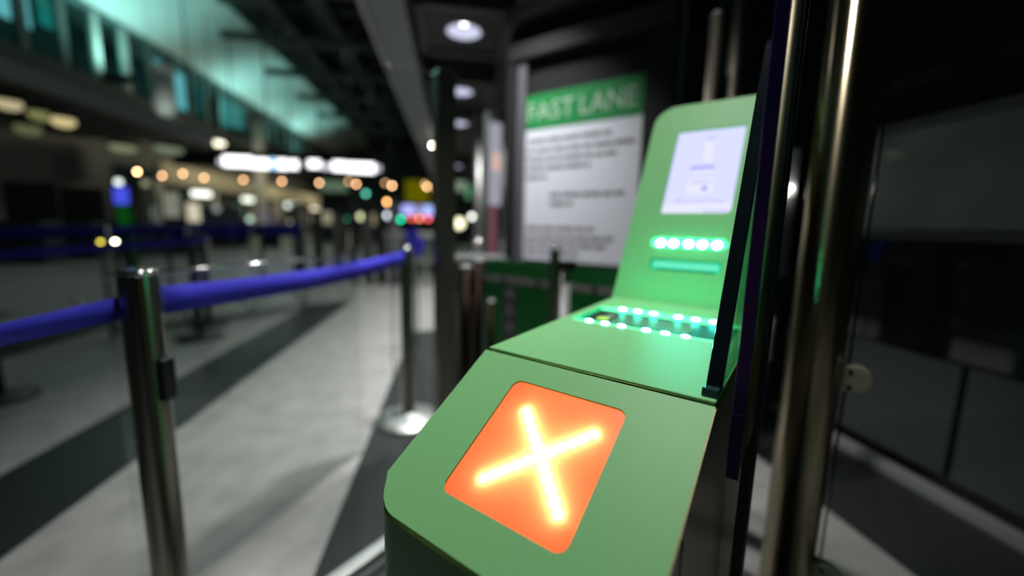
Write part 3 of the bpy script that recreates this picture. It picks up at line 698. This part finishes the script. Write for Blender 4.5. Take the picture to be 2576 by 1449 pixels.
# shop row with beige fascia
SXX = -14.6
sf = thing('shop_row', 'row of shops with a beige fascia along the left side of the hall', 'shops', (SXX, 45, 0))
box('back_wall', -1.2, -1.0, -22, 14, 0, 3.0, 'greydark', sf); 
for k in range(7): box('fascia_panel', -.3, 0, -21.5+k*4.9+.03, -21.5+(k+1)*4.9-.03, 3.16, 4.03, 'beige', sf, .01)
for k in range(8): box('pier', -.7, -.1, -21.7+k*4.9, -21.2+k*4.9, 0, 3.16, 'cream', sf)
box('soffit', -1.2, -.1, -21.5, 12.8, 3.0, 3.15, 'cream', sf)
for i, (px, py, wpx, hpx, c, s, tl) in enumerate(((505, 488, 40, 12, (1., 1., .92), 2.6, 'largest, on a green panel at the left'), (622, 502, 26, 11, (.95, 1., .85), 2.2, 'second, on a green panel'), (735, 517, 36, 11, (.95, 1., .95), 2.0, 'third, wider and bluish'), (795, 527, 14, 8, (.9, .8, .6), 1.6, 'fourth, cream'))):
    d = 20+2.4*i; q = at(px, py, d); t = thing('shop_sign', 'white oval lit shop sign, ' + tl, 'sign', q, math.radians(50), 'lit shop signs'); w_ = wpx*d/FPX/2*1.1; h_ = hpx*d/FPX/2
    plate('lit_face', rrect(-w_, w_, -h_, h_, h_*.95, 5), [], .05, frame((0, -.08, 0), (1, 0, 0), (0, 0, 1)), emit('shop_sign_glow', c, s), t)
    box('green_panel', -w_*1.5, w_*1.3, -.07, .0, -h_*2.4, h_*1.6, mat('shop_green', (.01, .20, .02), .5), t); tube('pole', (0, -.03, -q.z), (0, -.03, -h_*2.4), .05, 'blackmat', t, 8)
for i, (px, py, wpx, hpx, c, s, tl) in enumerate(((488, 540, 36, 58, (.85, .80, .58), .75, 'tall cream one left of the grey board'), (432, 515, 44, 62, (.45, .46, .36), .45, 'dim one behind the left desks'), (397, 540, 40, 40, (.3, .36, .3), .25, 'faint one left of the dim one'), (665, 545, 30, 40, (.5, .48, .5), .3, 'pale one right of the shop signs'), (690, 560, 24, 34, (.35, .28, .3), .3, 'pinkish one above the dark belts'), (600, 530, 34, 30, (.3, .42, .25), .4, 'greenish one under the second shop sign'), (810, 548, 60, 30, (.55, .5, .33), .55, 'cream one behind the distant gates'), (945, 552, 50, 28, (.55, .45, .28), .6, 'warm one left of the blue displays'), (840, 468, 70, 26, (.2, .3, .2), .5, 'green-grey one under the right sign'), (1160, 468, 34, 24, (.40, .55, .38), .5, 'greenish one right of the tall dark post'), (1178, 482, 16, 34, (.2, .6, .3), .5, 'narrow green one right of the tall dark post'))):
    d = 18 if px < 720 else 25; q = at(px, py, d); t = thing('lit_window', 'softly lit shop window, ' + tl, 'window', q, 0, 'lit shop windows'); w_ = wpx*d/FPX/2; h_ = hpx*d/FPX/2
    box('pane', -w_, w_, 0, .05, -h_, h_, emit('shop_window_glow', c, s), t)
    if q.z-h_ > .05: box('stall', -w_, w_, .0, .05, -q.z, -h_, 'blackmat', t)
    for sx in (-1, 1): box('frame_bar', sx*w_-.05, sx*w_+.05, -.02, .07, -h_-.05, h_+.05, 'black', t)
q = at(560, 545, 17); t = thing('notice_board', 'grey blue notice board among the distant desks', 'board', q); box('panel', -.75, .75, 0, .06, -.55, .45, mat('blue_grey_board', (.10, .11, .17), .6), t); box('legs', -.6, .6, .0, .05, -1.5, -.55, 'desk', t)
for i, (y, p) in enumerate(((27, 120), (36, 150), (46, 170))):  # lamps added to brighten the beige fascia
    o = thing('wash_light', 'hanging wash lamp facing the beige shop fascia, ' + ['nearest', 'middle', 'farthest'][i] + ' of three', 'lamp', (-10.2, y, 5.2), 0, 'wash lamps along the shops')
    box('housing', -.12, .12, -.6, .6, 0, .18, 'black', o, .02); tube('stem', (0, 0, .18), (0, 0, 6.7), .02, 'black', o, 8)
    l = bpy.data.lights.new('wash_beam', 'AREA'); l.shape = 'RECTANGLE'; l.size = .2; l.size_y = 1.2; l.energy = p; l.color = (1., .86, .58)
    lo = bpy.data.objects.new('wash_beam', l); COL.objects.link(lo); lo.parent = o; lo.location = (-.13, 0, -.02); lo.rotation_euler = (0, math.radians(62), 0)
# dim upper lights on the left under the mezzanine
for i, (px, py, c, s, w_, tl) in enumerate(((22, 262, (.95, .82, .48), .55, .40, 'at the left edge'), (160, 306, (.95, .78, .38), .75, .36, 'second from the left edge'), (105, 290, (.4, .42, .16), .5, .4, 'faint, between two brighter ones'), (310, 372, (.6, .66, .4), .35, .45, 'pale, left of the grey column'), (425, 376, (.5, .6, .4), .35, .5, 'pale, under the grey column'), (538, 358, (1., .93, .68), 3.2, .42, 'bright white, above the left sign'), (70, 325, (.3, .34, .15), .35, .4, 'dull, lower left'))):
    d = (11.2, 12, 12, 15.6, 15.6, 22, 11)[i]; q = at(px, py, d); w_ *= d/16; t = thing('soffit_light', 'oval light under the upper floor, ' + tl, 'ceiling light', q, math.radians(55), 'lights under the upper floor')
    bm = bm_new(); bmesh.ops.create_uvsphere(bm, u_segments=16, v_segments=8, radius=1); bmesh.ops.scale(bm, vec=(w_, .2, .16), verts=bm.verts[:]); obj('diffuser', bm, emit('soffit_glow', c, s), t); box('housing', -w_*.9, w_*.9, -.2, .2, .08, .22, 'black', t); tube('stem', (0, 0, .2), (0, 0, (4.56 if i != 5 else 12.2) - q.z), .02, 'black', t, 8)
mf = thing('gallery_slab', 'dark gallery slab below the upstairs windows on the left', 'gallery', (FX+.05, 15.5, 0)); 
box('slab', 0, 5.0, -7, 5.6, 4.55, 4.75, 'greydark', mf); box('edge_beam', 5.0, 5.2, -7, 5.6, 4.4, 4.9, 'wallgrey', mf)
# dark check-in desks on the left
for i in range(4):
    q = at(60+130*i, 560, 9.5+1.2*i); t = thing('desk', 'dark unlit check-in desk, ' + ['leftmost', 'second from the left', 'under the blue screen', 'right of the blue screen'][i], 'desk', (q.x, q.y, 0), math.radians(8), 'dark check-in desks')
    box('body', -.5, .5, -.3, .3, 0, .95, 'desk', t, .01); box('top', -.52, .52, -.36, .34, .95, 1.0, 'wallgrey', t, .008); box('back_panel', -.5, .5, .3, .36, 0, 1.9 if i < 2 else 1.06, 'desk', t)
q = at(303, 492, 9); t = thing('info_screen', 'blue lit screen on a green pedestal among the dark desks', 'screen', (q.x, q.y, 0), math.radians(-30))
box('panel', -.27, .27, 0, .06, q.z-.18, q.z+.18, emit('blue_screen', (.07, .09, .80), 1.0), t); box('case', -.3, .3, .02, .09, q.z-.21, q.z+.21, 'black', t); box('pedestal', -.2, .2, .02, .12, 0, q.z-.2, mat('kiosk_green', (.01, .16, .02), .5), t); box('panel_green', -.2, .2, .0, .02, q.z-.62, q.z-.2, emit('green_glow_panel', (.005, .11, .01), .5), t)
# distant belts
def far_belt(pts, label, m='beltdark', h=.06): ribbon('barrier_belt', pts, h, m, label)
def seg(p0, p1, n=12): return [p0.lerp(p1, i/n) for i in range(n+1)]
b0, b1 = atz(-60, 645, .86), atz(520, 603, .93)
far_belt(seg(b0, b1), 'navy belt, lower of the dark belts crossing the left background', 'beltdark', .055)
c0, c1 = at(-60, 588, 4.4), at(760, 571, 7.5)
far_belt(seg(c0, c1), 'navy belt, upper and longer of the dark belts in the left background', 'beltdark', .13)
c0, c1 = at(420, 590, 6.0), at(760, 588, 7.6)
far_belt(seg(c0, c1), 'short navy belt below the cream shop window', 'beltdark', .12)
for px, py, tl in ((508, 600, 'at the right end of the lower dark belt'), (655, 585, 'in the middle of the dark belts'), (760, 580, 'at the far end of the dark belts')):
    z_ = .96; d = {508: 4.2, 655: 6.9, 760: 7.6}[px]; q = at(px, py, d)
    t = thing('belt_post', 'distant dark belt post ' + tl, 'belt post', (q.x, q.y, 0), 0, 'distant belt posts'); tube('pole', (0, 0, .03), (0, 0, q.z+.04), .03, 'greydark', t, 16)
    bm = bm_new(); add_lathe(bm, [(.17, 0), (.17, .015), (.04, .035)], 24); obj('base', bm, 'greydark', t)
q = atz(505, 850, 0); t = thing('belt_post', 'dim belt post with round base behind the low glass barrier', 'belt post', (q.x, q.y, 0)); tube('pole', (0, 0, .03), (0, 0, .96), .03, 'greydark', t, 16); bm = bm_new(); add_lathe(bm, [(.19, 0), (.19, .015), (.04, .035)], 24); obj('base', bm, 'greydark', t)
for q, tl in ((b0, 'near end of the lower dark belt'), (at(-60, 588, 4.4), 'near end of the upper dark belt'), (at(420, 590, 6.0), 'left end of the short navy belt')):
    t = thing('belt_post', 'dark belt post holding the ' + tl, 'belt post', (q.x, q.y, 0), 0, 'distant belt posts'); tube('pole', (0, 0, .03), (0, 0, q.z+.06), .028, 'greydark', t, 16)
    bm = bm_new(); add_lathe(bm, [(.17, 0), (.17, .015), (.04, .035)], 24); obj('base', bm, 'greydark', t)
# distant glass gates
ga_, gb_ = Vector((-1.43, 5.97, 0)), Vector((-3.2, 4.35, 0)); d_ = gb_-ga_
GB2 = thing('glass_fence', 'glass fence with steel feet standing at the end of the dark floor band', 'glass fence', (ga_+gb_)/2, math.atan2(d_.y, d_.x)); hl = d_.length/2
box('pane', -hl, hl, -.005, .005, .05, 1.02, 'glass', GB2); box('bottom_rail', -hl, hl, -.02, .02, 0, .05, 'steel_dull', GB2)
for k in range(5):
    x = -hl + 2*hl*k/4
    bm = bm_new(); add_tube(bm, (x, 0, .0), (x+.28, .0, .38), .016, 8); obj('brace', bm, 'steel_dull', GB2); tube('stud', (x, 0, 0), (x, 0, 1.02), .014, 'steel_dull', GB2, 10)  # slanted braces stand in for triangular reflections in the glass
for i, px in enumerate((748, 800, 850, 888, 925, 958, 990)):
    d = 8.6 - .12*i; q = at(px, 600, d)
    t = thing('turnstile_post', 'pale grey gate post in the distant row, ' + ['first from the left', 'second from the left', 'third, by the orange strip', 'fourth, tall and bright', 'fifth', 'sixth', 'last before the short belt post'][i], 'gate post', (q.x, q.y, 0), math.radians(10), 'distant gate posts')
    h_ = (1.42, 1.3, 1.3, 1.5, 1.3, 1.4, 1.55)[i]
    box('body', -.09, .09, -.1, .1, 0, h_, 'wallgrey' if i % 2 else 'counter', t, .02); box('head', -.10, .10, -.12, .12, h_, h_+.06, 'greydark', t, .01)
    if i < 6: box('glass_wing', .1, .34, -.01, .01, .3, h_-.1, 'glass', t)
for i, (px, py, hp) in enumerate(((865, 590, 90), (909, 598, 40))):
    q = at(px, py, 8.2); t = thing('orange_strip', ['taller', 'shorter'][i] + ' dull orange notice strip hung at the distant gates', 'notice', q, 0, 'orange strips'); h_ = hp*8.2/FPX/2
    box('sheet', -.06, .06, 0, .01, -h_, h_, mat('orange_paper', (.45, .30, .10), .7), t); box('clip', -.07, .07, -.005, .015, h_-.03, h_, 'black', t)
# displays, yellow board
q = at(1052, 529, 14); t = thing('display_pair', 'pair of pale blue lit displays left of the tall dark post', 'displays', q)
for x0, x1, m_ in ((-.56, -.10, emit('disp_a', (.42, .45, 1.), 1.5)), (.12, .56, emit('disp_b', (.40, .50, 1.), 1.5)), (-.10, .12, emit('disp_c', (.40, .30, .50), .9))): box('screen', x0+.01, x1-.01, -.02, 0, -.16, .16, m_, t)
box('case', -.6, .6, .0, .1, -.2, .2, 'black', t)
tube('post', (0, .05, -q.z), (0, .05, -.2), .04, 'greydark', t, 10)
q = at(1052, 483, 17.6); t = thing('yellow_board', 'dull yellow direction board above the blue displays', 'sign', q); box('board', -.53, .46, 0, .08, -.44, .48, emit('yellow_board_glow', (.16, .145, .0), .75), t); box('frame', -.57, .50, .03, .12, -.48, .52, 'black', t); tube('hanger', (0, .07, .5), (0, .07, 9.3), .02, 'black', t, 8)
# white table and blue belt head behind the far belt post
q = at(1050, 590, 7.5); t = thing('white_table', 'pale barrier table beyond the far belt post', 'table', (q.x, q.y, 0)); box('top', -.55, .42, -.2, .2, q.z-.06, q.z+.04, 'counter', t, .01)
for x in (-.5, -.1, .15, .37): box('leg', x-.03, x+.03, -.1, .1, 0, q.z-.06, 'counter', t)
q = at(1040, 605, 3.6); t = thing('blue_flag', 'small violet blue belt end beyond the far belt post', 'barrier belt', q); bm = bm_new()
pts = rrect(-.055, .055, -.10, .10, .02, 3); plate('fold', pts, [], .012, frame((0, 0, 0), (1, 0, .3), (-.3, 0, 1)), 'belt', t); plate('fold', [(x+.05, y*.8-.045) for x, y in pts], [], .012, frame((0, .01, 0), (1, 0, -.3), (.3, 0, 1)), 'belt', t); tube('stem', (.02, .02, -q.z), (.02, .02, .04), .012, 'greydark', t, 10)
q = atz(1072, 646, .3); t = tag(box('planter', -.5, .5, -.2, .2, 0, .24, mat('dark_green_planter', (.03, .09, .01), .7), None, .02), 'low dark green planter beyond the far belt post', 'planter'); t.location = (at(1072, 640, 9.5).x, at(1072, 640, 9.5).y, 0)
# bright reflection left of the poster, put in as a glowing panel
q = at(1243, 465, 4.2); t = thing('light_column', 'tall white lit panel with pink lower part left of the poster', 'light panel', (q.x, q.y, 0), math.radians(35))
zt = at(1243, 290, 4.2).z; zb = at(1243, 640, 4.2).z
box('lit_face', -.075, .075, -.02, 0, zb+.5, zt-.1, emit('column_white', (.62, .62, .72), .55), t); box('lit_face', -.06, .02, -.02, 0, zb, zb+.5, emit('column_pink', (.40, .17, .20), .4), t)  # reflected white and pink put in as emission
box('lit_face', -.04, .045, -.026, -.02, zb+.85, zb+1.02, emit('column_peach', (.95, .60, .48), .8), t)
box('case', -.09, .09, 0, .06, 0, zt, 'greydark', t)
for i, (px, w_, tl) in enumerate(((1205, .05, 'slim, beside the cream lamp'), (1268, .06, 'left of the poster frame'))):
    q = at(px, 500, 4.6); t = thing('steel_column', 'pale steel column ' + tl, 'post', (q.x, q.y, 0), 0, 'steel columns left of the poster'); tube('shaft', (0, 0, 0), (0, 0, 2.35), w_, 'steel_dull', t, 20); tube('collar', (0, 0, .9), (0, 0, .96), w_*1.15, 'chrome', t, 20)
# pale bars between reader and steel post, with a lamp's glint as glowing balls
q = at(1925, 845, 2.0); t = thing('white_bollard', 'short pale bollard seen between the reader and the thick steel post', 'bollard', (q.x, q.y, 0)); z1 = at(1925, 788, 2.0).z; z0 = at(1925, 905, 2.0).z
tube('shaft', (0, 0, 0), (0, 0, z0), .022, 'greydark', t, 16); tube('sleeve', (0, 0, z0), (0, 0, z1), .030, 'white', t, 20); tube('cap', (0, 0, z1), (0, 0, z1+.05), .034, 'black', t, 20)
q = at(1984, 430, 2.25); t = thing('wall_plate', 'grey plate with a small bright lamp seen left of the thick steel post', 'wall lamp', (q.x, q.y, 0), TH); z1 = at(1984, 378, 2.25).z; z0 = at(1984, 700, 2.25).z
box('plate', -.045, .045, 0, .02, z0, z1, 'wallgrey', t, .004); box('upper_plate', -.040, .040, -.004, 0, z1-.24, z1, 'cream', t)
bm = bm_new(); bmesh.ops.create_icosphere(bm, subdivisions=2, radius=.014); lz = at(1984, 482, 2.25).z; obj('bulb', bm, emit('plate_lamp', (1., .92, .78), 34), t, loc=(-.012, -.02, lz-.012)); bm = bm_new(); bmesh.ops.create_icosphere(bm, subdivisions=2, radius=.012); obj('bulb', bm, emit('plate_lamp_b', (.8, .82, 1.), 14), t, loc=(.016, -.02, lz+.018))  # glowing balls stand in for a lamp's specular reflection
box('foot', -.03, .03, 0, .02, 0, z0, 'blackmat', t)
# low pedestal on the floor between reader and steel post
q = atz(1905, 1240, .0)

# ------------------------------------------------------------------ added fill light for the hall: lamps kept out of view behind the canopy
for i, (x, y, p) in enumerate(((-2.2, 4, 5), (-2.2, 11, 150), (-2.2, 21, 160))):  # added lamps that fill the hall from out of view
    o = thing('high_bay_lamp', 'high bay lamp under the dark hall ceiling, ' + ['nearest', 'middle', 'farthest'][i] + ' of three', 'lamp', (x, y, 9.6), 0, 'high bay lamps')
    bm = bm_new(); add_lathe(bm, [(.22, 0), (.2, .08), (.1, .3), (.06, .4)], 24); obj('hood', bm, 'black', o); tube('stem', (0, 0, .4), (0, 0, 2.3), .02, 'black', o, 8)
    bm = bm_new(); add_lathe(bm, [(.18, -.02), (.18, -.005)], 24); obj('lens', bm, emit('bay_lens', (.7, 1, .9), 2), o)
    l = bpy.data.lights.new('bay_beam', 'AREA'); l.shape = 'DISK'; l.size = .4; l.energy = p; l.color = (.85, 1., .94)
    lo = bpy.data.objects.new('bay_beam', l); COL.objects.link(lo); lo.parent = o; lo.location = (0, 0, -.05)
